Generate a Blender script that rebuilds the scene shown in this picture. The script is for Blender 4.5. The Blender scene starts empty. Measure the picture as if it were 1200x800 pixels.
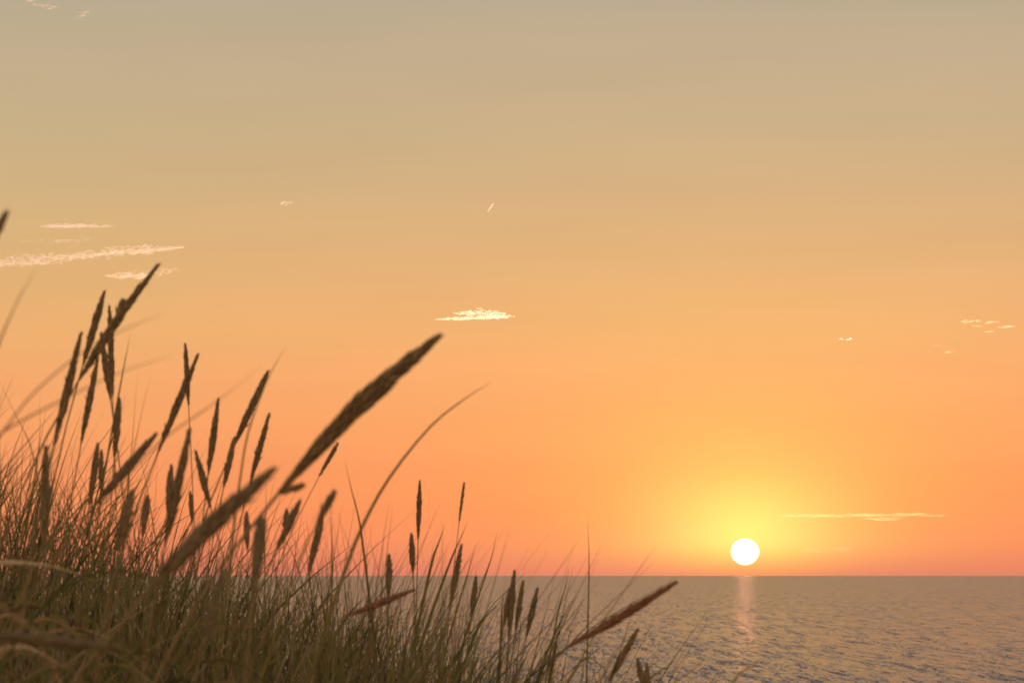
import bpy, math, random
import numpy as np
from mathutils import Vector

S = bpy.context.scene
R = math.radians
rng = np.random.default_rng(11)
random.seed(11)

# ------------------------------------------------------------------ camera
EYE = 20.0
FOC = 3000.0                      # focal length in pixels of the 1200 px wide photograph
cam = bpy.data.cameras.new('camera')
cam_ob = bpy.data.objects.new('camera', cam)
S.collection.objects.link(cam_ob)
S.camera = cam_ob
cam.sensor_width = 36.0
cam.lens = 36.0 * FOC / 1200.0
cam.clip_start = 0.05
cam.clip_end = 400000.0
TILT = math.atan(273.5 / FOC)
cam_ob.location = (0, 0, EYE)
cam_ob.rotation_euler = (math.pi / 2 + TILT, 0, 0)
cam.dof.use_dof = True
cam.dof.focus_distance = 15.0
cam.dof.aperture_fstop = 13.0

# ------------------------------------------------------------------ light
SUN_AZ = math.atan(273.0 / FOC)   # azimuth of the sun to the right of +Y
SUN_EL = R(-0.25)               # true elevation; refraction lifts the disc one sees above the horizon
sun = bpy.data.lights.new('sunlight', 'SUN')
sun_l = bpy.data.objects.new('sunlight', sun)
S.collection.objects.link(sun_l)
sun.energy = 1.2
sun.angle = R(0.5)
sun.color = (1.0, 0.60, 0.34)
sdir = Vector((math.sin(SUN_AZ) * math.cos(SUN_EL), math.cos(SUN_AZ) * math.cos(SUN_EL), math.sin(SUN_EL)))
sun_l.rotation_euler = sdir.to_track_quat('Z', 'Y').to_euler()
sun_l.location = (20, 0, 40)

def lin(c):
    return tuple(((v / 255.0) / 12.92 if v <= 10.3 else ((v / 255.0 + 0.055) / 1.055) ** 2.4) for v in c)

world = bpy.data.worlds.new('World')
S.world = world
world.use_nodes = True
nt = world.node_tree
nt.nodes.clear()
def N(t, **k):
    n = nt.nodes.new(t)
    for a, b in k.items():
        setattr(n, a, b)
    return n
def L(a, b):
    nt.links.new(a, b)
def M(op, a, b=None, c=None):
    n = N('ShaderNodeMath', operation=op)
    for i, v in enumerate((a, b, c)):
        if v is None: continue
        if isinstance(v, (int, float)): n.inputs[i].default_value = v
        else: L(v, n.inputs[i])
    return n.outputs[0]
def V(op, a, b):
    n = N('ShaderNodeVectorMath', operation=op)
    for i, v in enumerate((a, b)):
        if isinstance(v, tuple): n.inputs[i].default_value = v
        else: L(v, n.inputs[i])
    return n.outputs[0]
sky = N('ShaderNodeTexSky', sky_type='NISHITA', sun_disc=False)
sky.sun_elevation = SUN_EL
sky.sun_rotation = SUN_AZ
sky.air_density = 1.0; sky.dust_density = 1.0; sky.ozone_density = 1.0
base = V('ADD', V('SCALE', sky.outputs[0], (0, 0, 0)), (0.012, 0.012, 0.012))
nt.nodes[-1]
for n in nt.nodes:
    if n.type == 'VECT_MATH' and n.operation == 'SCALE':
        n.inputs[3].default_value = 0.1
# the photograph's tone curve flattens the glare side of the sky strongly
sep = N('ShaderNodeSeparateColor'); L(base, sep.inputs[0])
comb = N('ShaderNodeCombineColor')
GAM = 0.10
for i in range(3):
    L(M('POWER', sep.outputs[i], GAM), comb.inputs[i])
tc = N('ShaderNodeTexCoord')
sx = N('ShaderNodeSeparateXYZ'); L(tc.outputs['Generated'], sx.inputs[0])
el = M('MAXIMUM', M('ARCSINE', sx.outputs[2]), 0.0)
elf = M('SQRT', M('DIVIDE', el, math.pi / 2))
ramp = N('ShaderNodeValToRGB'); L(elf, ramp.inputs[0])
# elevation (deg), wanted colour straight ahead, what the tone-flattened sky texture gives there
TAB = [
 (0, (229, 134, 104), (0.486, 0.071, 0.0)),
 (0.3, (242, 138, 100), (0.585, 0.095, 0.0)),
 (0.8, (253, 145, 96), (0.71, 0.137, 0.0)),
 (1.4, (255, 149, 93), (0.75, 0.168, 0.0)),
 (2.4, (255, 156, 97), (0.711, 0.202, 0.003)),
 (3.3, (255, 164, 102), (0.626, 0.212, 0.024)),
 (4.3, (252, 170, 109), (0.541, 0.21, 0.043)),
 (5.3, (246, 176, 114), (0.467, 0.202, 0.059)),
 (6.5, (236, 178, 120), (0.404, 0.191, 0.071)),
 (8, (221, 177, 127), (0.328, 0.173, 0.083)),
 (10, (206, 177, 137), (0.252, 0.151, 0.09)),
 (12.5, (191, 172, 143), (0.187, 0.127, 0.092)),
 (16, (177, 158, 149), (0.13, 0.102, 0.087)),
 (22, (166, 150, 143), (0.079, 0.075, 0.076)),
 (35, (148, 137, 134), (0.039, 0.045, 0.053)),
 (60, (116, 118, 124), (0.018, 0.023, 0.029)),
 (90, (98, 108, 124), (0.012, 0.015, 0.02))]
cr = ramp.color_ramp
cr.interpolation = 'LINEAR'
while len(cr.elements) < len(TAB):
    cr.elements.new(0.5)
for e, (d, c, nn) in zip(cr.elements, TAB):
    e.position = math.sqrt(d / 90.0)
for e, (d, c, nn) in zip(cr.elements, TAB):
    t = lin(c)
    e.color = tuple(t[i] / (nn[i] + .012) ** GAM for i in range(3)) + (1,)
skyc = V('MULTIPLY', comb.outputs[0], ramp.outputs[0])
# glow of the haze round the sun, in angles (pixels of the photograph / focal length)
az = M('ARCTAN2', sx.outputs[0], sx.outputs[1])
dx = M('SUBTRACT', az, SUN_AZ)
def gauss(cy, wx, wy, p=1.0):
    dy = M('SUBTRACT', el, cy / FOC)
    q = M('ADD', M('POWER', M('ABSOLUTE', M('DIVIDE', dx, wx / FOC)), 2.0), M('POWER', M('ABSOLUTE', M('DIVIDE', dy, wy / FOC)), 2.0))
    return M('EXPONENT', M('MULTIPLY', M('POWER', q, p), -1.0))
hz = N('ShaderNodeMapRange', interpolation_type='SMOOTHERSTEP')
L(el, hz.inputs[0]); hz.inputs[1].default_value = -22 / FOC; hz.inputs[2].default_value = 48 / FOC
glow = V('SCALE', (0, 0, 0), (0, 0, 0)); 
def layer(g, col):
    n = N('ShaderNodeVectorMath', operation='SCALE'); n.inputs[0].default_value = col; L(g, n.inputs[3]); return n.outputs[0]
g1 = layer(M('MULTIPLY', gauss(46, 104, 64, 0.8), hz.outputs[0]), (0.30, 0.50, 0.12))
g2 = layer(M('MULTIPLY', gauss(92, 235, 165, 0.75), hz.outputs[0]), (0.10, 0.15, -0.004))
g3 = layer(gauss(20, 90, 24, 1.0), (0.2, 0.03, -0.03))
dxl = M('SUBTRACT', az, -0.26)
g4 = layer(M('EXPONENT', M('MULTIPLY', M('ADD', M('POWER', M('DIVIDE', dxl, 0.22), 2.0), M('POWER', M('DIVIDE', M('SUBTRACT', el, 0.12), 0.06), 2.0)), -1.0)), (-0.025, 0.012, -0.006))
tot = V('ADD', V('ADD', V('ADD', V('ADD', skyc, g1), g2), g3), g4)
# very faint uneven haze bands
mp = N('ShaderNodeMapping'); L(tc.outputs['Generated'], mp.inputs[0]); mp.inputs[3].default_value = (5, 5, 34)
nz = N('ShaderNodeTexNoise'); L(mp.outputs[0], nz.inputs[0]); nz.inputs['Scale'].default_value = 1.6; nz.inputs['Detail'].default_value = 3
band = M('ADD', M('MULTIPLY', nz.outputs[0], 0.10), 0.95)
bk = N('ShaderNodeMapRange', interpolation_type='SMOOTHSTEP'); L(sx.outputs[1], bk.inputs[0])      # sky brightened behind the viewer, an added fill light for the grass
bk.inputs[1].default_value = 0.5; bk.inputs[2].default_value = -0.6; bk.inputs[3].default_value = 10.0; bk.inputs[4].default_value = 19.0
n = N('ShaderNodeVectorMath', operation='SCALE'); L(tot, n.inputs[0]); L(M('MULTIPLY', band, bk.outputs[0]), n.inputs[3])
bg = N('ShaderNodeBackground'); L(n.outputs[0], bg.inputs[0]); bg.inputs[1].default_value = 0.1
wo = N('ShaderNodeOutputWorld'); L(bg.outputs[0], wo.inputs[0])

S.view_settings.view_transform = 'Standard'
S.view_settings.look = 'None'
S.view_settings.exposure = 0.0
S.view_settings.gamma = 1.0
S.view_settings.use_curve_mapping = False
S.render.engine = 'CYCLES'
S.cycles.use_denoising = True
S.cycles.max_bounces = 14
S.cycles.diffuse_bounces = 4
S.cycles.glossy_bounces = 3
S.cycles.volume_bounces = 12
S.cycles.transparent_max_bounces = 24

# ------------------------------------------------------------------ helpers
def at(px, py, y):
    """point at distance y (along +Y) seen at pixel px,py of the 1200x800 photograph"""
    u = (px - 600.0) / FOC; v = (400.0 - py) / FOC
    fy = math.cos(TILT) - v * math.sin(TILT)
    fz = math.sin(TILT) + v * math.cos(TILT)
    return Vector((u / fy * y, y, EYE + fz / fy * y))

def ground(x, y):
    x = np.asarray(x, float); y = np.asarray(y, float)
    z = EYE - 0.93 - 0.40 * np.clip(x, -1.6, 60) 
    z = z + 0.05 * np.sin(x * 3.1 + 1) * np.sin(y * 1.7) + 0.025 * np.sin(x * 7.3 + y * 5.1)
    z = z - np.clip(x - 0.9, 0, 6) * 0.25
    z = z - 0.02 * np.clip(-x - 1.6, 0, 40)
    t = np.clip((y - 10) / 50.0, 0, 1)
    beach = 1.5 - (y - 60) * 0.045 + 0.05 * np.sin(x * .4) * np.sin(y * .3)
    z = np.maximum(z, 1.6 + 0.1 * np.sin(x * 0.7))
    s = t * t * (3 - 2 * t)
    z = z * (1 - s) + beach * s
    z = np.where(y > 60, np.minimum(beach, z), z)
    z = np.where(y < 0, EYE - 1.0 - 0.40 * np.clip(x, -1.6, 4) * np.exp(y / 8) + 0.3 * np.sin(x * .13) * np.sin(y * .11) * np.clip(-y / 30, 0, 1), z)
    return z

def mesh_obj(name, verts, faces, mats, parent=None, smooth=True, mat_idx=None):
    verts = np.asarray(verts, np.float32); faces = np.asarray(faces, np.int32)
    me = bpy.data.meshes.new(name)
    k = faces.shape[1]
    me.vertices.add(len(verts)); me.vertices.foreach_set('co', verts.ravel())
    me.loops.add(faces.size); me.loops.foreach_set('vertex_index', faces.ravel())
    me.polygons.add(len(faces))
    me.polygons.foreach_set('loop_start', np.arange(len(faces), dtype=np.int32) * k)
    try: me.polygons.foreach_set('loop_total', np.full(len(faces), k, np.int32))
    except Exception: pass
    me.polygons.foreach_set('use_smooth', np.full(len(faces), smooth))
    for m in (mats if isinstance(mats, (list, tuple)) else [mats]): me.materials.append(m)
    if mat_idx is not None: me.polygons.foreach_set('material_index', np.asarray(mat_idx, np.int32))
    me.update(); me.validate()
    o = bpy.data.objects.new(name, me); S.collection.objects.link(o)
    if parent: o.parent = parent
    return o

def thing(name, label, cat, loc, group=None):
    o = bpy.data.objects.new(name, None); S.collection.objects.link(o)
    o.location = loc; o.empty_display_size = 0.1
    o['label'] = label; o['category'] = cat
    if group: o['group'] = group
    return o

def tag(o, label, cat, group=None):
    o['label'] = label; o['category'] = cat
    if group: o['group'] = group
    return o

def mat(name):
    m = bpy.data.materials.new(name); m.use_nodes = True; m.node_tree.nodes.clear(); return m

def leaf_mat(name, ca, cb, trans=0.4, scale=14.0, rough=0.55, spec=0.25):
    m = mat(name); t = m.node_tree
    def n(ty): return t.nodes.new(ty)
    g = n('ShaderNodeNewGeometry')
    r = n('ShaderNodeValToRGB'); r.color_ramp.elements[0].color = ca + (1,); r.color_ramp.elements[1].color = cb + (1,)
    nz = n('ShaderNodeTexNoise'); nz.inputs['Scale'].default_value = scale; nz.inputs['Detail'].default_value = 3
    t.links.new(g.outputs['Position'], nz.inputs[0])
    a = n('ShaderNodeMath'); a.operation = 'MULTIPLY_ADD'; a.inputs[1].default_value = 1.0; 
    t.links.new(g.outputs['Random Per Island'], a.inputs[0])
    b = n('ShaderNodeMath'); b.operation = 'MULTIPLY_ADD'; b.inputs[1].default_value = 0.9; b.inputs[2].default_value = -0.45
    t.links.new(nz.outputs[0], b.inputs[0]); t.links.new(b.outputs[0], a.inputs[2])
    t.links.new(a.outputs[0], r.inputs[0])
    p = n('ShaderNodeBsdfPrincipled'); p.inputs['Roughness'].default_value = rough
    p.inputs['Specular IOR Level'].default_value = spec
    tr = n('ShaderNodeBsdfTranslucent'); mx = n('ShaderNodeMixShader'); mx.inputs[0].default_value = trans
    t.links.new(r.outputs[0], p.inputs[0]); t.links.new(r.outputs[0], tr.inputs[0])
    t.links.new(p.outputs[0], mx.inputs[1]); t.links.new(tr.outputs[0], mx.inputs[2])
    o = n('ShaderNodeOutputMaterial'); t.links.new(mx.outputs[0], o.inputs[0])
    return m

GREEN = leaf_mat('leaf_green', (.035, .055, .012), (.27, .26, .07), 0.45)
OLIVE = leaf_mat('leaf_olive', (.06, .055, .014), (.37, .30, .09), 0.45)
STRAW = leaf_mat('leaf_straw', (.20, .14, .06), (.56, .44, .25), 0.42)
BROWN = leaf_mat('leaf_brown', (.07, .042, .016), (.42, .27, .11), 0.42)
PALE = leaf_mat('leaf_pale', (.55, .45, .25), (.70, .58, .36), 0.3)
HEAD = leaf_mat('head_brown', (.26, .165, .062), (.44, .30, .125), 0.3, 60)
HEADR = leaf_mat('head_russet', (.30, .135, .062), (.44, .22, .10), 0.25, 60)
HEADG = leaf_mat('head_greybrown', (.25, .18, .075), (.40, .29, .13), 0.3, 60)
STEM = leaf_mat('stem_straw', (.20, .14, .055), (.34, .25, .10), 0.12)

# ------------------------------------------------------------------ sea
def build_sea():
    fine = np.radians(np.linspace(-14.5, 14.5, 1250))
    left = np.radians(np.linspace(-180, -14.5, 60)[:-1]); right = np.radians(np.linspace(14.5, 180, 60)[1:])
    az_ = np.concatenate([left, fine, right])
    r = [80.0]
    while r[-1] < 300: r.append(r[-1] * 1.05)
    while r[-1] < 2800: r.append(r[-1] + r[-1] * 0.0011 * (1 + (r[-1] / 2600)))
    while r[-1] < 5000: r.append(r[-1] * 1.012)
    while r[-1] < 70000: r.append(r[-1] * 1.12)
    r = np.array(r)
    A, Rr = np.meshgrid(az_, r)
    X = (np.sin(A) * Rr); Y = (np.cos(A) * Rr)
    Z = np.zeros_like(X)
    fade = np.clip((np.radians(14.3) - np.abs(A)) / np.radians(1.2), 0, 1) * np.clip((Rr - 300) / 40, 0, 1) * np.clip((4800 - Rr) / 1500, 0, 1)
    dr = np.gradient(r)[:, None]
    g = np.random.default_rng(5)
    n = 100
    lam = np.exp(g.uniform(np.log(0.8), np.log(5.0), n))
    th = g.normal(R(200), R(34), n)               # waves run roughly towards the shore
    ph = g.uniform(0, 2 * math.pi, n)
    slope = 0.011 * np.where(lam < 3.5, 1.0, (3.5 / lam) ** 0.6)
    # patches where the wind ruffles the water more or less
    patch = 1 + 0.13 * np.sin(X * 0.035 + Y * .011 + 1) * np.sin(Y * 0.021 - X * .008 + 2) + 0.1 * np.sin(X * .011 - 1) * np.sin(Y * .006 + .5)
    rows = (Rr[:, 0] > 300) & (Rr[:, 0] < 4800)
    Xr = X[rows][:, 59:-59]; Yr = Y[rows][:, 59:-59]
    acc = np.zeros_like(Xr)
    for i in range(n):
        k = 2 * math.pi / lam[i]
        a = slope[i] / k
        w = np.clip((lam[i] / dr[rows] - 2.5) / 2.0, 0, 1)
        ok = (w[:, 0] > 0)
        if not ok.any(): continue
        p = k * (np.sin(th[i]) * Xr[ok] + np.cos(th[i]) * Yr[ok]) + ph[i]
        s = np.sin(p)
        acc[ok] += a * w[ok] * (s + 0.22 * np.cos(2 * p))
    Zr = np.zeros_like(Z[rows]); Zr[:, 59:-59] = acc
    Z[rows] = Zr
    Z *= fade * patch
    nr, nc = X.shape
    idx = np.arange(nr * nc).reshape(nr, nc)
    f = np.stack([idx[:-1, :-1], idx[:-1, 1:], idx[1:, 1:], idx[1:, :-1]], -1).reshape(-1, 4)
    # close the ring behind the viewer (both seams lie on the same line)
    v = np.stack([X, Y, Z], -1).reshape(-1, 3)
    m = mat('sea_water'); t = m.node_tree
    def nd(ty): return t.nodes.new(ty)
    geo = nd('ShaderNodeNewGeometry')
    def vm(op, a, b=None, sc=None):
        n_ = nd('ShaderNodeVectorMath'); n_.operation = op
        for q, x in enumerate((a, b)):
            if x is None: continue
            if isinstance(x, tuple): n_.inputs[q].default_value = x
            else: t.links.new(x, n_.inputs[q])
        if sc is not None:
            if isinstance(sc, float): n_.inputs[3].default_value = sc
            else: t.links.new(sc, n_.inputs[3])
        return n_.outputs[0]
    def ripple(sx_, sy_, scale, det, amp, rot):
        mp = nd('ShaderNodeMapping'); mp.inputs[3].default_value = (sx_, sy_, 1.0); mp.inputs[2].default_value = (0, 0, R(rot))
        t.links.new(geo.outputs['Position'], mp.inputs[0])
        n_ = nd('ShaderNodeTexNoise'); n_.inputs['Scale'].default_value = scale; n_.inputs['Detail'].default_value = det
        n_.inputs['Roughness'].default_value = .6
        t.links.new(mp.outputs[0], n_.inputs[0])
        return vm('SCALE', vm('MULTIPLY', vm('SUBTRACT', n_.outputs[1], (.5, .5, .5)), (1, 1, 0)), sc=amp)
    # facets too small to model: slopes of the ripples, and broad wind-ruffled and calmer patches
    rp = vm('ADD', vm('ADD', ripple(1.0, .5, 2.4, 1, 0.8, 4), ripple(1.0, .10, 1.6, 2, 1.2, 0)), ripple(.35, .02, 1.4, 2, 1.1, 0))
    mpp = nd('ShaderNodeMapping'); mpp.inputs[3].default_value = (.012, .004, 1); t.links.new(geo.outputs['Position'], mpp.inputs[0])
    pn = nd('ShaderNodeTexNoise'); pn.inputs['Scale'].default_value = 1.0; pn.inputs['Detail'].default_value = 4; t.links.new(mpp.outputs[0], pn.inputs[0])
    pr = nd('ShaderNodeMapRange'); pr.inputs[1].default_value = .3; pr.inputs[2].default_value = .7; pr.inputs[3].default_value = .82; pr.inputs[4].default_value = 1.12
    t.links.new(pn.outputs[0], pr.inputs[0])
    b1 = nd('ShaderNodeVectorMath'); b1.operation = 'NORMALIZE'
    t.links.new(vm('ADD', geo.outputs['Normal'], vm('SCALE', rp, sc=pr.outputs[0])), b1.inputs[0])
    p = nd('ShaderNodeBsdfPrincipled')
    p.inputs['Base Color'].default_value = (0.15, 0.115, 0.105, 1)
    p.inputs['Roughness'].default_value = 0.22
    p.inputs['IOR'].default_value = 1.34
    t.links.new(b1.outputs[0], p.inputs['Normal'])
    o = nd('ShaderNodeOutputMaterial'); t.links.new(p.outputs[0], o.inputs[0])
    ob = mesh_obj('sea', v, f, m)
    ob['kind'] = 'structure'
build_sea()

# ------------------------------------------------------------------ dune and beach
def build_dune():
    xs = np.concatenate([-np.geomspace(400, 3.2, 40), np.linspace(-3, 3, 90), np.geomspace(3.2, 400, 40)])
    ys = np.concatenate([-np.geomspace(400, 1.2, 30), np.linspace(-1, 12, 130), np.linspace(12.3, 95, 90), np.linspace(97, 140, 8)])
    X, Y = np.meshgrid(xs, ys)
    Z = ground(X, Y)
    idx = np.arange(X.size).reshape(X.shape)
    f = np.stack([idx[:-1, :-1], idx[:-1, 1:], idx[1:, 1:], idx[1:, :-1]], -1).reshape(-1, 4)
    m = mat('dune_sand'); t = m.node_tree
    def nd(ty): return t.nodes.new(ty)
    geo = nd('ShaderNodeNewGeometry')
    nz = nd('ShaderNodeTexNoise'); nz.inputs['Scale'].default_value = 6; nz.inputs['Detail'].default_value = 8
    t.links.new(geo.outputs['Position'], nz.inputs[0])
    r = nd('ShaderNodeValToRGB'); r.color_ramp.elements[0].color = (.16, .11, .06, 1); r.color_ramp.elements[1].color = (.34, .26, .16, 1)
    r.color_ramp.elements[0].position = .3; r.color_ramp.elements[1].position = .7
    t.links.new(nz.outputs[0], r.inputs[0])
    bp = nd('ShaderNodeBump'); bp.inputs['Distance'].default_value = 0.02; t.links.new(nz.outputs[0], bp.inputs['Height'])
    p = nd('ShaderNodeBsdfPrincipled'); p.inputs['Roughness'].default_value = .95
    t.links.new(r.outputs[0], p.inputs[0]); t.links.new(bp.outputs[0], p.inputs['Normal'])
    o = nd('ShaderNodeOutputMaterial'); t.links.new(p.outputs[0], o.inputs[0])
    ob = mesh_obj('sand_dune', np.stack([X, Y, Z], -1).reshape(-1, 3), f, m)
    ob['kind'] = 'structure'
build_dune()

# ------------------------------------------------------------------ sun disc, far off
def ico(sub):
    import bmesh
    bm = bmesh.new(); bmesh.ops.create_icosphere(bm, subdivisions=sub, radius=1.0)
    v = np.array([tuple(a.co) for a in bm.verts]); f = np.array([[a.index for a in q.verts] for q in bm.faces]); bm.free()
    return v, f
SD = 150000.0
v, f = ico(4)
c = at(873, 646, SD)
m = mat('sun_surface'); e = m.node_tree.nodes.new('ShaderNodeEmission'); e.inputs[0].default_value = (1, .36, .22, 1); e.inputs[1].default_value = 55.0
lw = m.node_tree.nodes.new('ShaderNodeLayerWeight'); lw.inputs[0].default_value = .5      # limb darkening
q1 = m.node_tree.nodes.new('ShaderNodeMath'); q1.operation = 'SUBTRACT'; q1.inputs[0].default_value = 1.0
q2 = m.node_tree.nodes.new('ShaderNodeMath'); q2.operation = 'POWER'; q2.inputs[1].default_value = 3.0
q3 = m.node_tree.nodes.new('ShaderNodeMath'); q3.operation = 'MULTIPLY_ADD'; q3.inputs[1].default_value = 95.0; q3.inputs[2].default_value = 5.0
for a_, b_ in ((lw.outputs[1], q1.inputs[1]), (q1.outputs[0], q2.inputs[0]), (q2.outputs[0], q3.inputs[0]), (q3.outputs[0], e.inputs[1])):
    m.node_tree.links.new(a_, b_)
o = m.node_tree.nodes.new('ShaderNodeOutputMaterial'); m.node_tree.links.new(e.outputs[0], o.inputs[0])
so = mesh_obj('sun', v * np.array([SD * 16.4 / FOC, SD * 16.4 / FOC, SD * 15.4 / FOC]), f, m)
so.location = c
tag(so, 'glowing white round sun just above the sea horizon', 'sun')

# ------------------------------------------------------------------ clouds: banks of many small puffs
def cloud_mat(name, col, trans, alpha, dens):
    m = mat(name); t = m.node_tree
    d = t.nodes.new('ShaderNodeBsdfDiffuse'); d.inputs[0].default_value = col + (1,)
    l = t.nodes.new('ShaderNodeBsdfTranslucent'); l.inputs[0].default_value = col + (1,)
    x = t.nodes.new('ShaderNodeMixShader'); x.inputs[0].default_value = trans
    tr = t.nodes.new('ShaderNodeBsdfTransparent'); y = t.nodes.new('ShaderNodeMixShader'); y.inputs[0].default_value = alpha
    o = t.nodes.new('ShaderNodeOutputMaterial')
    t.links.new(d.outputs[0], x.inputs[1]); t.links.new(l.outputs[0], x.inputs[2])
    t.links.new(tr.outputs[0], y.inputs[1]); t.links.new(x.outputs[0], y.inputs[2]); t.links.new(y.outputs[0], o.inputs[0])
    vs_ = t.nodes.new('ShaderNodeVolumeScatter'); vs_.inputs['Color'].default_value = col + (1,)
    vs_.inputs['Density'].default_value = dens; vs_.inputs['Anisotropy'].default_value = 0.86
    t.links.new(vs_.outputs[0], o.inputs['Volume'])
    return m
CL_BRIGHT = cloud_mat('cloud_bright', (1, 1, 1), .9, .03, .05)
CL_SOFT = cloud_mat('cloud_soft', (1, 1, 1), .9, .02, .015)
CL_MID = cloud_mat('cloud_thin', (1, 1, 1), .9, .02, .014)
CL_FAR = cloud_mat('cloud_streak', (1, .98, .7), .9, .02, .0010)
CL_FARSOFT = cloud_mat('cloud_veil', (1, .98, .8), .9, .01, .0004)
IV, IF = ico(1)
def cloud(dist, strips, label, matl, seed, group='small thin clouds in the sky', name='cloud'):
    """strips: (x0,y0,x1,y1, half thickness px, puffs, puff length px)"""
    g = np.random.default_rng(seed)
    x0, y0, x1, y1 = strips[0][:4]
    org = at((x0 + x1) / 2, (y0 + y1) / 2, dist)
    vs, fs, n0 = [], [], 0
    k = dist / FOC
    for (x0, y0, x1, y1, th, npf, pl) in strips:
        for i in range(npf):
            u = g.random(); env = min(1.0, 3.2 * min(u, 1 - u) + .12)
            w = g.normal(0, .45)
            px = x0 + (x1 - x0) * u; py = y0 + (y1 - y0) * u + w * th * env
            a = pl * g.uniform(.35, 1.1) * (.5 + .5 * env); b = min(a * .5, g.uniform(.35, .8) * (.5 + .5 * env))
            P = at(px, py, dist + g.normal(0, 1) * k * th * 3) - org
            jit = 1 + g.normal(0, .16, (len(IV), 1))
            q = IV * jit * np.array([a * k, a * k * .8, b * k])
            ang = math.atan2(-(y1 - y0), (x1 - x0)) + g.normal(0, .12)
            ca, sa = math.cos(ang), math.sin(ang)
            q = np.stack([q[:, 0] * ca - q[:, 2] * sa, q[:, 1], q[:, 0] * sa + q[:, 2] * ca], -1)
            vs.append(q + np.array(P)); fs.append(IF + n0); n0 += len(IV)
    ob = mesh_obj(name, np.concatenate(vs), np.concatenate(fs), matl)
    ob.location = org
    tag(ob, label, 'cloud', group)
cloud(8200, [(-25, 307, 110, 300, 6.5, 420, 4.2), (60, 302, 218, 289, 5.5, 420, 4.2), (-20, 310, 60, 308, 3, 90, 7), (100, 300, 215, 290, 2, 60, 7)],
      'long mottled peach cloud streak at the left edge, largest cloud in the sky', CL_BRIGHT, 1)
cloud(8600, [(48, 265, 112, 264, 3, 130, 6), (60, 264, 135, 265, 2, 30, 7)], 'faint smooth peach wisp uppermost of the stack at left', CL_BRIGHT, 2)
cloud(8600, [(25, 283, 110, 281, 3, 46, 7), (85, 277, 115, 279, 1, 10, 4)], 'barely visible wisp just above the long mottled streak', CL_SOFT, 3)
cloud(8200, [(124, 323, 178, 322, 5, 130, 5.5), (165, 320, 212, 316, 5, 60, 3)], 'short peach cloud behind the topmost seed head tip, under the long streak', CL_BRIGHT, 4)
cloud(8600, [(512, 374, 592, 371, 2.0, 130, 6), (530, 367, 592, 367, 3.6, 90, 5), (560, 370, 604, 371, 3, 50, 5)],
      'compact bright yellow cloud in mid sky above the large seed head', CL_BRIGHT, 5)
cloud(8600, [(329, 239, 342, 237, 2.6, 22, 3.2)], 'tiny lone pinkish cloud tuft high in the left sky', CL_BRIGHT, 6)
cloud(8600, [(88, 22, 104, 16, 2.5, 16, 4.0), (90, 15, 107, 14, 1.5, 14, 3.5)], 'tiny peach tuft at the top, right of the dash at the frame edge', CL_BRIGHT, 7)
cloud(8600, [(33, 5, 68, 9, 2.4, 26, 4.5), (28, 1, 48, 1, 1.2, 10, 4)], 'small flat peach dash touching the top edge near the left corner', CL_BRIGHT, 8)
cloud(9400, [(1124, 377, 1149, 376, 1.2, 16, 5), (1137, 382, 1152, 382, 1.2, 12, 4), (1153, 378, 1173, 377, 1.6, 14, 4), (1169, 383, 1190, 382, 1.4, 18, 4.5), (1152, 389, 1164, 389, .8, 7, 4)],
      'row of thin yellow-peach dashes near the right edge', CL_MID, 9)
cloud(9400, [(1107, 413, 1117, 412, 1.2, 7, 4), (1093, 405, 1101, 405, 1, 3, 4)], 'faint speck of cloud below the dashes near the right edge', CL_SOFT, 10)
cloud(9400, [(984, 397, 999, 397, 1.6, 9, 4)], 'faint tiny cloud speck far above and right of the sun', CL_BRIGHT, 11)
cloud(24000, [(918, 604, 1000, 604, .9, 60, 12), (985, 603, 1080, 603.5, 1.6, 60, 13), (1010, 607, 1060, 608, 1.4, 18, 11), (1050, 601, 1105, 604, 2, 16, 14)],
      'long thin yellow streak of cloud to the right of the sun', CL_FAR, 12)
cloud(24000, [(925, 646, 1005, 643, 2.4, 16, 12), (960, 641, 1000, 642, 1.5, 10, 10)], 'faint orange wisp low on the right beside the sun', CL_FARSOFT, 13)

# contrail: tapered tube climbing to the upper right
k = 9000 / FOC
org = at(575.5, 243, 9000)
vs, fs = [], []
for i in range(9):
    u = i / 8; r_ = (0.35 + 1.35 * math.sin(math.pi * min(1, u * .8 + .12))) * k * (1.0 if i < 8 else .25)
    ctr = np.array(at(571.5 + 7.5 * u, 248.5 - 11.5 * u, 9000 + 60 * u) - org)
    for j in range(8):
        a = 2 * math.pi * j / 8
        vs.append(ctr + np.array([math.cos(a) * r_ * .7, math.sin(a) * r_ * .7, math.sin(a + .6) * r_ * .35]))
for i in range(8):
    for j in range(8):
        fs.append([i * 8 + j, i * 8 + (j + 1) % 8, (i + 1) * 8 + (j + 1) % 8, (i + 1) * 8 + j])
ct = mesh_obj('contrail', vs, fs, cloud_mat('contrail_vapour', (1, 1, 1), .9, .1, .3)); ct.location = org
tag(ct, 'short bright slanted aircraft trail in mid sky', 'contrail')

# ------------------------------------------------------------------ marram grass
def curve_pts(ctrl, n):
    """Catmull-Rom through control points, n samples"""
    P = [2 * ctrl[0] - ctrl[1]] + list(ctrl) + [2 * ctrl[-1] - ctrl[-2]]
    out = []
    seg = len(ctrl) - 1
    for i in range(n):
        s = i / (n - 1) * seg; k = min(int(s), seg - 1); u = s - k
        a, b, c, d = P[k:k + 4]
        out.append(0.5 * ((2 * b) + (c - a) * u + (2 * a - 5 * b + 4 * c - d) * u * u + (3 * b - a - 3 * c + d) * u ** 3))
    return out

def bez(p0, p1, p2, p3, n):
    return [p0 * (1 - u) ** 3 + p1 * 3 * u * (1 - u) ** 2 + p2 * 3 * u * u * (1 - u) + p3 * u ** 3 for u in np.linspace(0, 1, n)]

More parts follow.
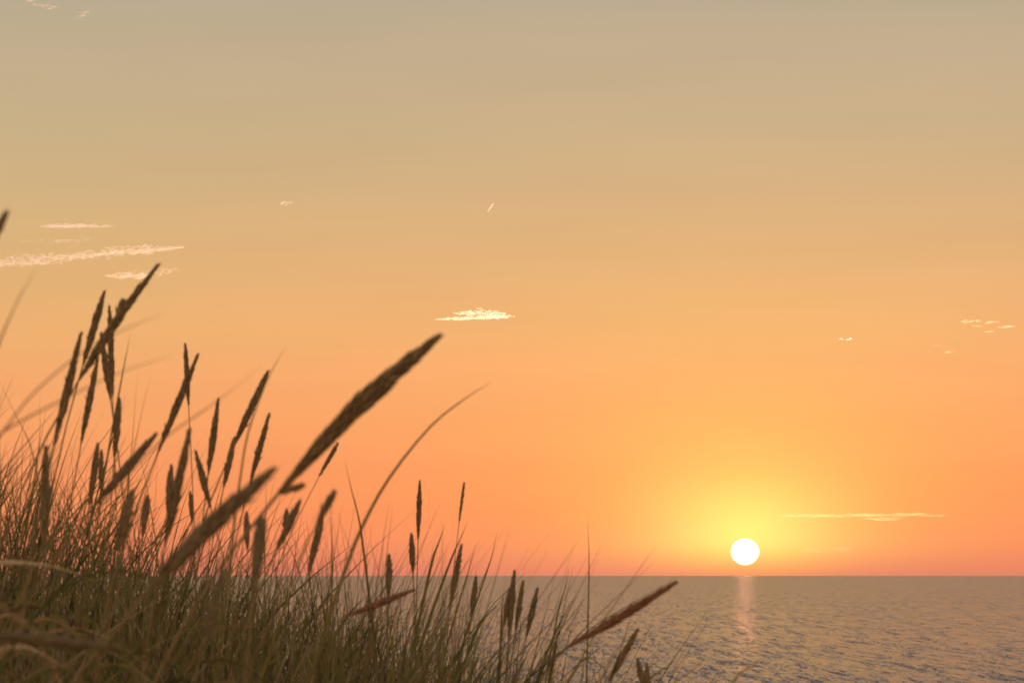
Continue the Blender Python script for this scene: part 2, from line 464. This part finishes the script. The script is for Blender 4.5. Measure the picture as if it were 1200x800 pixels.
def tube(path, radii, nseg=6):
    pts = [Vector(p) for p in path]
    V_, F_ = [], []
    for i, p in enumerate(pts):
        t_ = (pts[min(i + 1, len(pts) - 1)] - pts[max(i - 1, 0)]).normalized()
        a = t_.cross(Vector((0, 1, 0.13))).normalized(); b = t_.cross(a)
        for j in range(nseg):
            q = 2 * math.pi * j / nseg
            V_.append(p + (a * math.cos(q) + b * math.sin(q)) * radii[i])
    for i in range(len(pts) - 1):
        for j in range(nseg):
            F_.append([i * nseg + j, i * nseg + (j + 1) % nseg, (i + 1) * nseg + (j + 1) % nseg, (i + 1) * nseg + j])
    return V_, F_

def to_ground(p, t, lean=0.0):
    """last stretch of a stalk: from p heading t (downwards) to the dune, returns points incl. ground"""
    h0 = p.z - float(ground(p.x, p.y))
    gx = p.x + t.x * h0 * 0.35 + lean; gy = p.y + t.y * h0 * 0.3 + 0.05
    gz = float(ground(gx, gy)) - 0.03
    g_ = Vector((gx, gy, gz)); Lh = (g_ - p).length
    return bez(p, p + t * Lh * .4, g_ + Vector((0, 0, 1)) * Lh * .35, g_, 12)

def seed_head_mesh(path, rmax, seed, peak=0.45, fuzz=1.0):
    """dense spike: core plus overlapping pointed spikelets; path runs from head base to tip"""
    g = random.Random(seed)
    n = len(path)
    def prof(u):
        if u < peak: w = math.sin(math.pi / 2 * (u / peak)) ** 0.8
        else: w = math.cos(math.pi / 2 * ((u - peak) / (1 - peak))) ** 0.85
        return max(w, .06)
    V_, F_ = tube(path, [rmax * .62 * prof(i / (n - 1)) * (1 + .05 * math.sin(i * 1.9 + seed)) for i in range(n)], 8)
    length = sum((path[i + 1] - path[i]).length for i in range(n - 1))
    num = int(210 + 500 * length)
    sl = 0.013 + rmax * .6
    up0 = Vector((0, 1, .1))
    for k in range(num):
        u = (k + g.random()) / num * .97
        s = u * (n - 1); i = min(int(s), n - 2); p = path[i].lerp(path[i + 1], s - i)
        t_ = (path[i + 1] - path[i]).normalized()
        a = t_.cross(up0).normalized(); b = t_.cross(a)
        q = k * 2.399963 + g.uniform(-.3, .3)
        o_ = a * math.cos(q) + b * math.sin(q)
        w = prof(u) * (1 + .06 * math.sin(u * 23 + seed * 1.3) + .05 * math.sin(u * 9 + seed * 2.1))
        r0 = rmax * w
        tilt = .12 + .13 * g.random() * fuzz
        if g.random() < .035: tilt += .25
        d = (t_ + o_ * tilt).normalized()
        ln = sl * (.55 + .45 * w) * g.uniform(.75, 1.2)
        c0 = p + o_ * r0 * .62 - t_ * ln * .3
        side = d.cross(o_).normalized(); nn = d.cross(side)
        hw = ln * .11 + rmax * .05
        n0 = len(V_)
        V_ += [c0, c0 + d * ln * .38 + side * hw, c0 + d * ln * .38 + nn * hw * .7, c0 + d * ln * .38 - side * hw, c0 + d * ln * .38 - nn * hw * .7, c0 + d * ln]
        for j in range(4):
            x, y = n0 + 1 + j, n0 + 1 + (j + 1) % 4
            F_.append([n0, y, x, n0]); F_.append([x, y, n0 + 5, x])
    return V_, F_

def tri_or_quad_mesh(name, V_, F_, m, parent):
    """faces that repeat their first corner are triangles"""
    me = bpy.data.meshes.new(name)
    me.from_pydata([tuple(v) for v in V_], [], [tuple(f[:3]) if f[0] == f[3] else tuple(f) for f in F_])
    for p in me.polygons: p.use_smooth = True
    me.materials.append(m); me.update()
    o = bpy.data.objects.new(name, me); S.collection.objects.link(o); o.parent = parent
    return o

GRP = 'seed heads of marram grass on the dune'
def stalk(base, tip, width, d, label, m=None, bend=0.0, dtip=None, peak=.45, lean=0.0, extra=None, seed=[0]):
    """base, tip: ends of the seed head in photograph pixels; width px; d: distance in metres"""
    seed[0] += 1
    dt = d if dtip is None else dtip
    b_, t_ = at(base[0], base[1], d), at(tip[0], tip[1], dt)
    ax = t_ - b_
    side = Vector((ax.z, 0, -ax.x)).normalized()
    mid = (b_ + t_) / 2 + side * ax.length * bend
    head = curve_pts([b_, mid, t_], 15)
    rmax = width / 2 / FOC * d * (.92 if width > 20 else .84)
    tan = (head[0] - head[1]).normalized()
    if tan.z > -0.12: tan.z = -0.12; tan.normalize()
    lower = to_ground(b_, tan, lean)
    root = lower[-1].copy(); 
    e_ = thing('marram_stalk', label, 'grass stalk', root, GRP)
    loc = lambda pts: [p - root for p in pts]
    V_, F_ = seed_head_mesh(loc(head), rmax, seed[0], peak)
    tri_or_quad_mesh('seed_head', V_, F_, m or HEAD, e_)
    st = loc(list(reversed(lower)) + head[1:7])
    rs = max(.0009, min(.0020, rmax * .22))
    V_, F_ = tube(st, [rs * (1.25 - .5 * i / (len(st) - 1)) for i in range(len(st))], 6)
    tri_or_quad_mesh('stem', V_, F_, STEM, e_)
    if extra:
        for (a0, a1, w_) in extra:
            p0, p1 = at(a0[0], a0[1], d), at(a1[0], a1[1], d)
            V_, F_ = seed_head_mesh(loc(curve_pts([p0, (p0 + p1) / 2, p1], 7)), w_ / 2 / FOC * d, seed[0] + 50, .5)
            tri_or_quad_mesh('side_spike', V_, F_, m or HEAD, e_)
    # a couple of sheath leaves on the stalk
    return e_

ST = stalk
ST((327, 577), (519, 390), 27, 2.8, 'largest seed head, leaning right with its tip highest above the open sky', bend=-.03, peak=.5, extra=[((326, 578), (353, 569), 3.6)])
ST((165, 702), (323, 547), 24, 2.2, 'thick blurred seed head low in front, leaning right below the largest head', HEADG, bend=-.02, peak=.5)
ST((92, 446), (188, 307), 13, 4.0, 'long seed head reaching highest in the left clump, leaning right', bend=-.02, peak=.35, extra=[((136, 376), (144, 353), 6)])
ST((97, 428), (123, 340), 10, 4.6, 'upright seed head crossing behind the top of the tallest leaning one')
ST((63, 522), (96, 387), 11, 4.2, 'long narrow upright seed head at the left of the tall cluster')
ST((132, 465), (128, 357), 7.5, 5.0, 'slim vertical seed head crossed by the tallest leaning one')
ST((95, 520), (115, 418), 8.5, 4.8, 'seed head hanging below the crossing of the tall cluster, upright')
ST((130, 470), (118, 389), 8.5, 4.9, 'short seed head tilted slightly left inside the tall cluster')
ST((134, 537), (140, 466), 9, 4.8, 'short vertical seed head directly under the tall cluster')
ST((-40, 330), (8, 249), 13, 2.3, 'blurred seed head whose dark tip enters at the left edge of the frame', HEAD)
ST((109, 594), (184, 507), 12, 3.6, 'pale-edged seed head slanting right below the tall cluster', HEADG, peak=.55)
ST((221, 475), (217, 402), 6.5, 5.4, 'slim vertical seed head crossed near its tip by a leaning one')
ST((185, 530), (233, 413), 10, 4.6, 'seed head leaning right across the tip of a slim vertical one')
ST((244, 556), (256, 466), 9, 5.0, 'upright pointed seed head between the crossed pair and the two leaning ones')
ST((273, 524), (315, 433), 10, 4.8, 'tall right-leaning seed head left of the largest one')
ST((262, 571), (275, 512), 8, 5.2, 'small seed head right under the base of the tall right-leaning one')
ST((293, 566), (316, 483), 8, 5.2, 'narrow seed head just left of the lower half of the largest one')
ST((193, 640), (223, 500), 13, 3.7, 'thick upright seed head in the middle of the left clump', peak=.4)
ST((105, 592), (115, 519), 9, 4.8, 'short upright seed head left of the pale-edged slanting one')
ST((118, 575), (119, 527), 5, 5.4, 'thin short head hugging the right side of a short upright one')
ST((52, 640), (54, 522), 13, 3.6, 'broad blurred vertical seed head near the left edge above the pale bent leaf', HEADG)
ST((196, 600), (201, 545), 8, 4.6, 'small seed head touching the left side of the thick upright one')
ST((247, 595), (229, 528), 8, 4.8, 'seed head leaning left behind the blurred front one')
ST((139, 645), (155, 575), 14, 3.4, 'broad dark seed head low in the left clump, leaning right', HEAD)
ST((167, 628), (173, 581), 9, 4.6, 'small upright head right of the broad dark low one')
ST((225, 612), (223, 576), 5, 6.0, 'tiny slim head in the gap above the blurred front one')
ST((374, 558), (396, 519), 4.5, 5.5, 'thin loose seed head close under the middle of the largest one', peak=.6)
ST((324, 645), (352, 586), 10, 4.2, 'seed head leaning right below the side spike of the largest one')
ST((334, 624), (336, 598), 6, 4.6, 'small head hidden against the left side of a right-leaning one')
ST((297, 695), (307, 606), 15, 2.7, 'wide blurred upright seed head right of the thick blurred front one', HEADG, peak=.6)
ST((290, 645), (289, 600), 6.5, 4.6, 'slim upright head left of the wide blurred one')
ST((361, 673), (378, 603), 9.5, 4.6, 'dark upright seed head just above the horizon left of the long arched blade', peak=.6)
ST((372, 612), (391, 577), 7, 3.0, 'blurred faint head above the dark one left of the arched blade', HEADG)
ST((490, 632), (492, 562), 6.5, 6.8, 'neat narrow vertical seed head standing clear above the horizon')
ST((484, 672), (482, 625), 8, 6.0, 'stubby seed head just below the neat vertical one, crossing the horizon')
ST((455, 700), (456, 650), 9, 5.4, 'pale upright seed head crossing the horizon left of the stubby one', HEADG)
ST((405, 722), (487, 690), 10, 4.4, 'russet seed head lying nearly level against the sea', HEADR, dtip=4.6)
ST((527, 712), (541, 637), 8, 5.4, 'seed head crossing the horizon right of the neat vertical one')
ST((552, 724), (558, 675), 7, 5.8, 'short faded head just under the horizon left of the trio', HEADG)
ST((596, 748), (603, 667), 8.5, 5.6, 'left head of the trio of upright seed heads against the sea')
ST((590, 735), (597, 690), 5, 5.6, 'thin head clinging to the left one of the trio against the sea')
ST((604, 740), (613, 680), 7, 5.8, 'middle head of the trio of upright seed heads against the sea')
ST((617, 746), (630, 688), 7.5, 5.6, 'right head of the trio of upright seed heads against the sea', HEADG)
ST((663, 759), (795, 680), 12, 3.8, 'long russet seed head pointing right over the open sea', HEADR, bend=.01, peak=.5)
ST((713, 798), (748, 736), 9, 5.0, 'dark seed head low on the right, leaning right below the long russet one', HEAD)
ST((756, 812), (747, 772), 7, 5.0, 'short head at the bottom edge, left of the two rightmost', HEAD)
ST((760, 815), (758, 778), 6, 5.2, 'rightmost short head poking up at the bottom edge', HEAD)
ST((538, 612), (544, 565), 2.0, 6.5, 'wispy pale head rising high between the vertical head and the sun', STEM, peak=.6)
ST((-30, 742), (148, 760), 15, 1.9, 'very blurred level seed head across the bottom left corner', HEADG, dtip=2.1, peak=.35)
ST((237, 760), (262, 668), 12, 3.0, 'soft brown head deep in the grass below the thick blurred one', HEADG)
ST((425, 800), (436, 742), 9, 4.6, 'dull head low in the middle under the level russet one', HEAD)
ST((641, 812), (652, 752), 5, 5.4, 'slight head near the bottom left of the long russet one', HEAD)

# ---- blades
BV, BF, BM, bn = [], [], [], 0
def blade_strip(pts, w, twist=0.0):
    """V-folded, tapering leaf along pts (base first); w = half width at base"""
    n = len(pts); V_, F_ = [], []
    for i, p in enumerate(pts):
        u = i / (n - 1)
        t_ = (pts[min(i + 1, n - 1)] - pts[max(i - 1, 0)]).normalized()
        a = t_.cross(Vector((math.sin(twist + u * 1.2), math.cos(twist + u * 1.2), 0.1)))
        a = a.normalized() if a.length > 1e-4 else Vector((1, 0, 0))
        b = t_.cross(a)
        ww = w * (1 - u ** 3.2) * (0.75 + .25 * min(1, u * 6)) + .00012
        V_ += [p - a * ww, p + b * ww * .55, p + a * ww]
    for i in range(n - 1):
        k = i * 3
        F_ += [[k, k + 1, k + 4, k + 3], [k + 1, k + 2, k + 5, k + 4]]
    return V_, F_

GB = 'single grass blades standing clear of the mass'
def blade(pix, d, w, label, m=OLIVE, dtip=None, free=False):
    """pix: tip first, down to where it enters the mass; w = width px"""
    n = len(pix); dt = d if dtip is None else dtip
    ctrl = [at(x, y, dt + (d - dt) * i / (n - 1)) for i, (x, y) in enumerate(pix)]
    top = curve_pts(ctrl, 16)
    tan = (top[-1] - top[-2]).normalized()
    if tan.z > -.2: tan.z = -.2; tan.normalize()
    low = to_ground(top[-1], tan)
    pts = list(reversed(top + low[1:]))
    root = pts[0].copy()
    V_, F_ = blade_strip([p - root for p in pts], w / 2 / FOC * d * 1.15, random.uniform(-.5, .5))
    o = mesh_obj('grass_blade', [tuple(v) for v in V_], F_, m)
    o.location = root
    tag(o, label, 'grass blade', GB)
blade([(577, 447), (545, 467), (504, 500), (456, 560), (423, 620), (400, 680)], 3.6, 4.6, 'long arched blade sweeping right below the largest seed head', OLIVE)
blade([(45, 312), (22, 350), (0, 399), (-18, 450)], 2.3, 4.5, 'blurred blade rising to the highest point at the left edge', BROWN)
blade([(-4, 440), (18, 485), (37, 526), (52, 600)], 4.6, 3, 'dark thin blade leaning left at the left edge', OLIVE)
blade([(199, 417), (139, 437), (70, 470), (0, 508), (-60, 560)], 2.3, 2.4, 'blurred near level blade crossing behind the tall cluster, lower one', BROWN)
blade([(191, 368), (150, 384), (100, 410), (40, 460), (0, 510)], 2.3, 2.2, 'blurred near level blade crossing behind the tall cluster, upper one', BROWN)
blade([(309, 427), (270, 458), (240, 480), (185, 520), (120, 590)], 2.5, 2, 'faint blurred blade slanting behind the two right-leaning heads', BROWN)
blade([(336, 405), (322, 428), (308, 458), (290, 510), (280, 570)], 3.6, 2.2, 'hair-thin blade rising past the tip of the tall right-leaning head', OLIVE)
blade([(404, 538), (411, 570), (421, 610), (428, 660)], 5.5, 3, 'straight thin blade leaning left across the long arched blade', OLIVE)
blade([(688, 600), (690, 640), (690, 680), (688, 773)], 6.0, 2.3, 'solitary vertical blade crossing the horizon right of the grass', OLIVE)
blade([(583, 620), (578, 645), (572, 665), (556, 712)], 6.5, 3, 'blade crossing the horizon left of the trio of heads', OLIVE)
blade([(667, 665), (662, 690), (655, 712), (645, 765)], 6.4, 2, 'very thin blade against the sea, left of the solitary vertical one', OLIVE)
blade([(674, 698), (660, 722), (646, 752), (630, 795)], 5.4, 3, 'blade bending right against the sea behind the long russet head', GREEN)
blade([(521, 615), (515, 633), (508, 652), (500, 685)], 6, 3, 'short blade leaning right just left of the wispy pale head', OLIVE)
blade([(558, 635), (553, 655), (548, 672), (536, 712)], 6, 3, 'blade tip right of the head that crosses the horizon', OLIVE)
blade([(549, 608), (540, 630), (530, 652), (512, 700)], 5.8, 4, 'stout blade slanting up under the wispy pale head', OLIVE)
blade([(153, 390), (147, 420), (141, 452), (132, 500)], 4.8, 2, 'fine blade just right of the tall cluster, nearest to it', OLIVE)
blade([(177, 440), (168, 475), (161, 508), (150, 560)], 4.8, 2, 'fine blade right of the tall cluster, outer one', OLIVE)
blade([(161, 440), (158, 480), (155, 520), (150, 570)], 5.2, 2, 'fine upright blade right of the tall cluster, middle one', OLIVE)
blade([(116, 684), (85, 670), (45, 661), (0, 659), (-50, 668), (-90, 700)], 3.6, 6.5, 'pale dry blade bent over in an arch near the left edge', PALE)
blade([(94, 794), (70, 778), (48, 765), (20, 757), (-30, 770)], 3.2, 5.5, 'pale dry blade bent over in the bottom left corner', PALE)
blade([(893, 768), (880, 780), (866, 790), (850, 812)], 3.4, 3, 'faint blurred blade tip at the bottom below the sun', STEM)
blade([(828, 770), (812, 784), (790, 800), (770, 825)], 3.4, 2.4, 'faint blurred blade tip at the bottom between the heads and the sun glitter', STEM)
blade([(795, 771), (775, 785), (757, 798), (740, 822)], 4.6, 3, 'blade reaching right from behind the two rightmost short heads', OLIVE)
blade([(720, 795), (690, 770), (672, 788), (660, 812)], 5.0, 3, 'small bent blade at the bottom left of the dark low head', OLIVE)
blade([(427, 700), (415, 712), (398, 735), (380, 775)], 5.6, 4, 'dark blade leaning right left of the level russet head', OLIVE)
blade([(586, 706), (573, 718), (560, 735), (545, 775)], 5.6, 3.4, 'slanting dark blade left of the trio against the sea', GREEN)
blade([(590, 690), (588, 715), (587, 745), (584, 800)], 5.8, 3, 'upright thin blade directly left of the trio against the sea', GREEN)

# ---- the mass of leaves
g = random.Random(4)
def lean_dir():
    return 0.07 + g.gauss(0, .25)
def add_mass(count, fx, fd, hmin, hmax, wmin, wmax, mw, bendy=1.0):
    global bn
    for _ in range(count):
        px = fx(); d = fd()
        x = (px - 600) / FOC * d; y = d
        z = float(ground(x, y)) - .02
        h = g.uniform(hmin, hmax)
        ln = lean_dir(); c = g.gauss(.04, .20) * bendy; dy = g.gauss(0, .18)
        n = 8
        pts = []
        for i in range(n):
            u = i / (n - 1)
            ox = h * (ln * u * .7 + c * u ** 2.6)
            oy = h * dy * u ** 1.5
            hz_ = h * u * math.sqrt(max(.15, 1 - (ln * .55) ** 2 - (c * u) ** 2 * 1.1))
            pts.append(Vector((x + ox, y + oy, z + hz_)))
        V_, F_ = blade_strip(pts, g.uniform(wmin, wmax), g.uniform(-1.2, 1.2))
        BV.extend(V_); BF.extend([[a + bn for a in q] for q in F_]); bn += len(V_)
        mi = g.choices(range(4), mw)[0]
        BM.extend([mi] * len(F_))
def px_left():
    # dense at the left, thinning to the right
    while True:
        px = g.uniform(-420, 770)
        if px < 330: return px
        if g.random() < max(.012, (1 - (px - 330) / 450.0)) ** 1.15 * .8: return px
mw = (4.2, 4, 2.4, 1.4)
add_mass(2500, px_left, lambda: g.uniform(3.6, 8.0), .44, .76, .0018, .0042, mw)
add_mass(800, px_left, lambda: g.uniform(4.0, 8.5), .66, .90, .0016, .0030, mw, .7)
add_mass(600, lambda: g.uniform(-420, 400), lambda: g.uniform(2.6, 4.2), .38, .68, .0012, .0024, (2, 3, 2, 3), 1.6)
add_mass(330, lambda: g.uniform(320, 680), lambda: g.uniform(4.5, 8.5), .68, .92, .0009, .0016, mw, .6)
add_mass(1000, lambda: g.uniform(120, 560), lambda: g.uniform(4.2, 8.0), .50, .72, .0017, .0036, mw)
add_mass(420, lambda: g.uniform(340, 640), lambda: g.uniform(4.5, 7.5), .52, .80, .0014, .0030, mw, .8)
add_mass(240, lambda: g.triangular(330, 640, 430), lambda: g.uniform(4.3, 7.0), .70, .98, .0014, .0026, (4, 3, 1, 2), .8)
# bent and dead leaves low in front
for _ in range(42):
    d = g.uniform(2.3, 3.8); px = g.uniform(-120, 300); py = g.uniform(735, 850)
    p = at(px, py, d); sgn = g.choice((1, 1, 1, -1)); a = g.uniform(.1, 1.0)
    Lh = g.uniform(.05, .17)
    q1 = p + Vector((sgn * math.cos(a), g.gauss(0, .3), math.sin(a))) * Lh * .5
    q2 = q1 + Vector((sgn * math.cos(a - .7), g.gauss(0, .3), math.sin(a - .7))) * Lh * .5
    gx = p.x - sgn * Lh * .8; gz = float(ground(gx, p.y + .05))
    pts = bez(Vector((gx - sgn * .05, p.y + .05, gz)), Vector((gx, p.y, p.z + Lh * .6)), p + Vector((sgn * .02, 0, Lh * 1.1)), q2 + Vector((sgn * Lh * .4, 0, -Lh * .5)), 14)
    V_, F_ = blade_strip(pts, g.uniform(.0013, .0028), g.uniform(-1.2, 1.2))
    BV.extend(V_); BF.extend([[a_ + bn for a_ in q] for q in F_]); bn += len(V_)
    BM.extend([g.choices(range(4), (2, 2, 3, 3))[0]] * len(F_))
# surroundings beyond both sides of the frame
add_mass(1500, lambda: g.choice((g.uniform(-1600, -420), g.uniform(800, 1900))), lambda: g.uniform(2.5, 9), .45, .85, .0010, .0018, mw)
bl = mesh_obj('marram_grass', [tuple(v) for v in BV], BF, [GREEN, OLIVE, STRAW, BROWN], mat_idx=BM)
bl['kind'] = 'stuff'
bl['label'] = 'dense olive and straw coloured dune grass filling the lower left'
bl['category'] = 'grass'
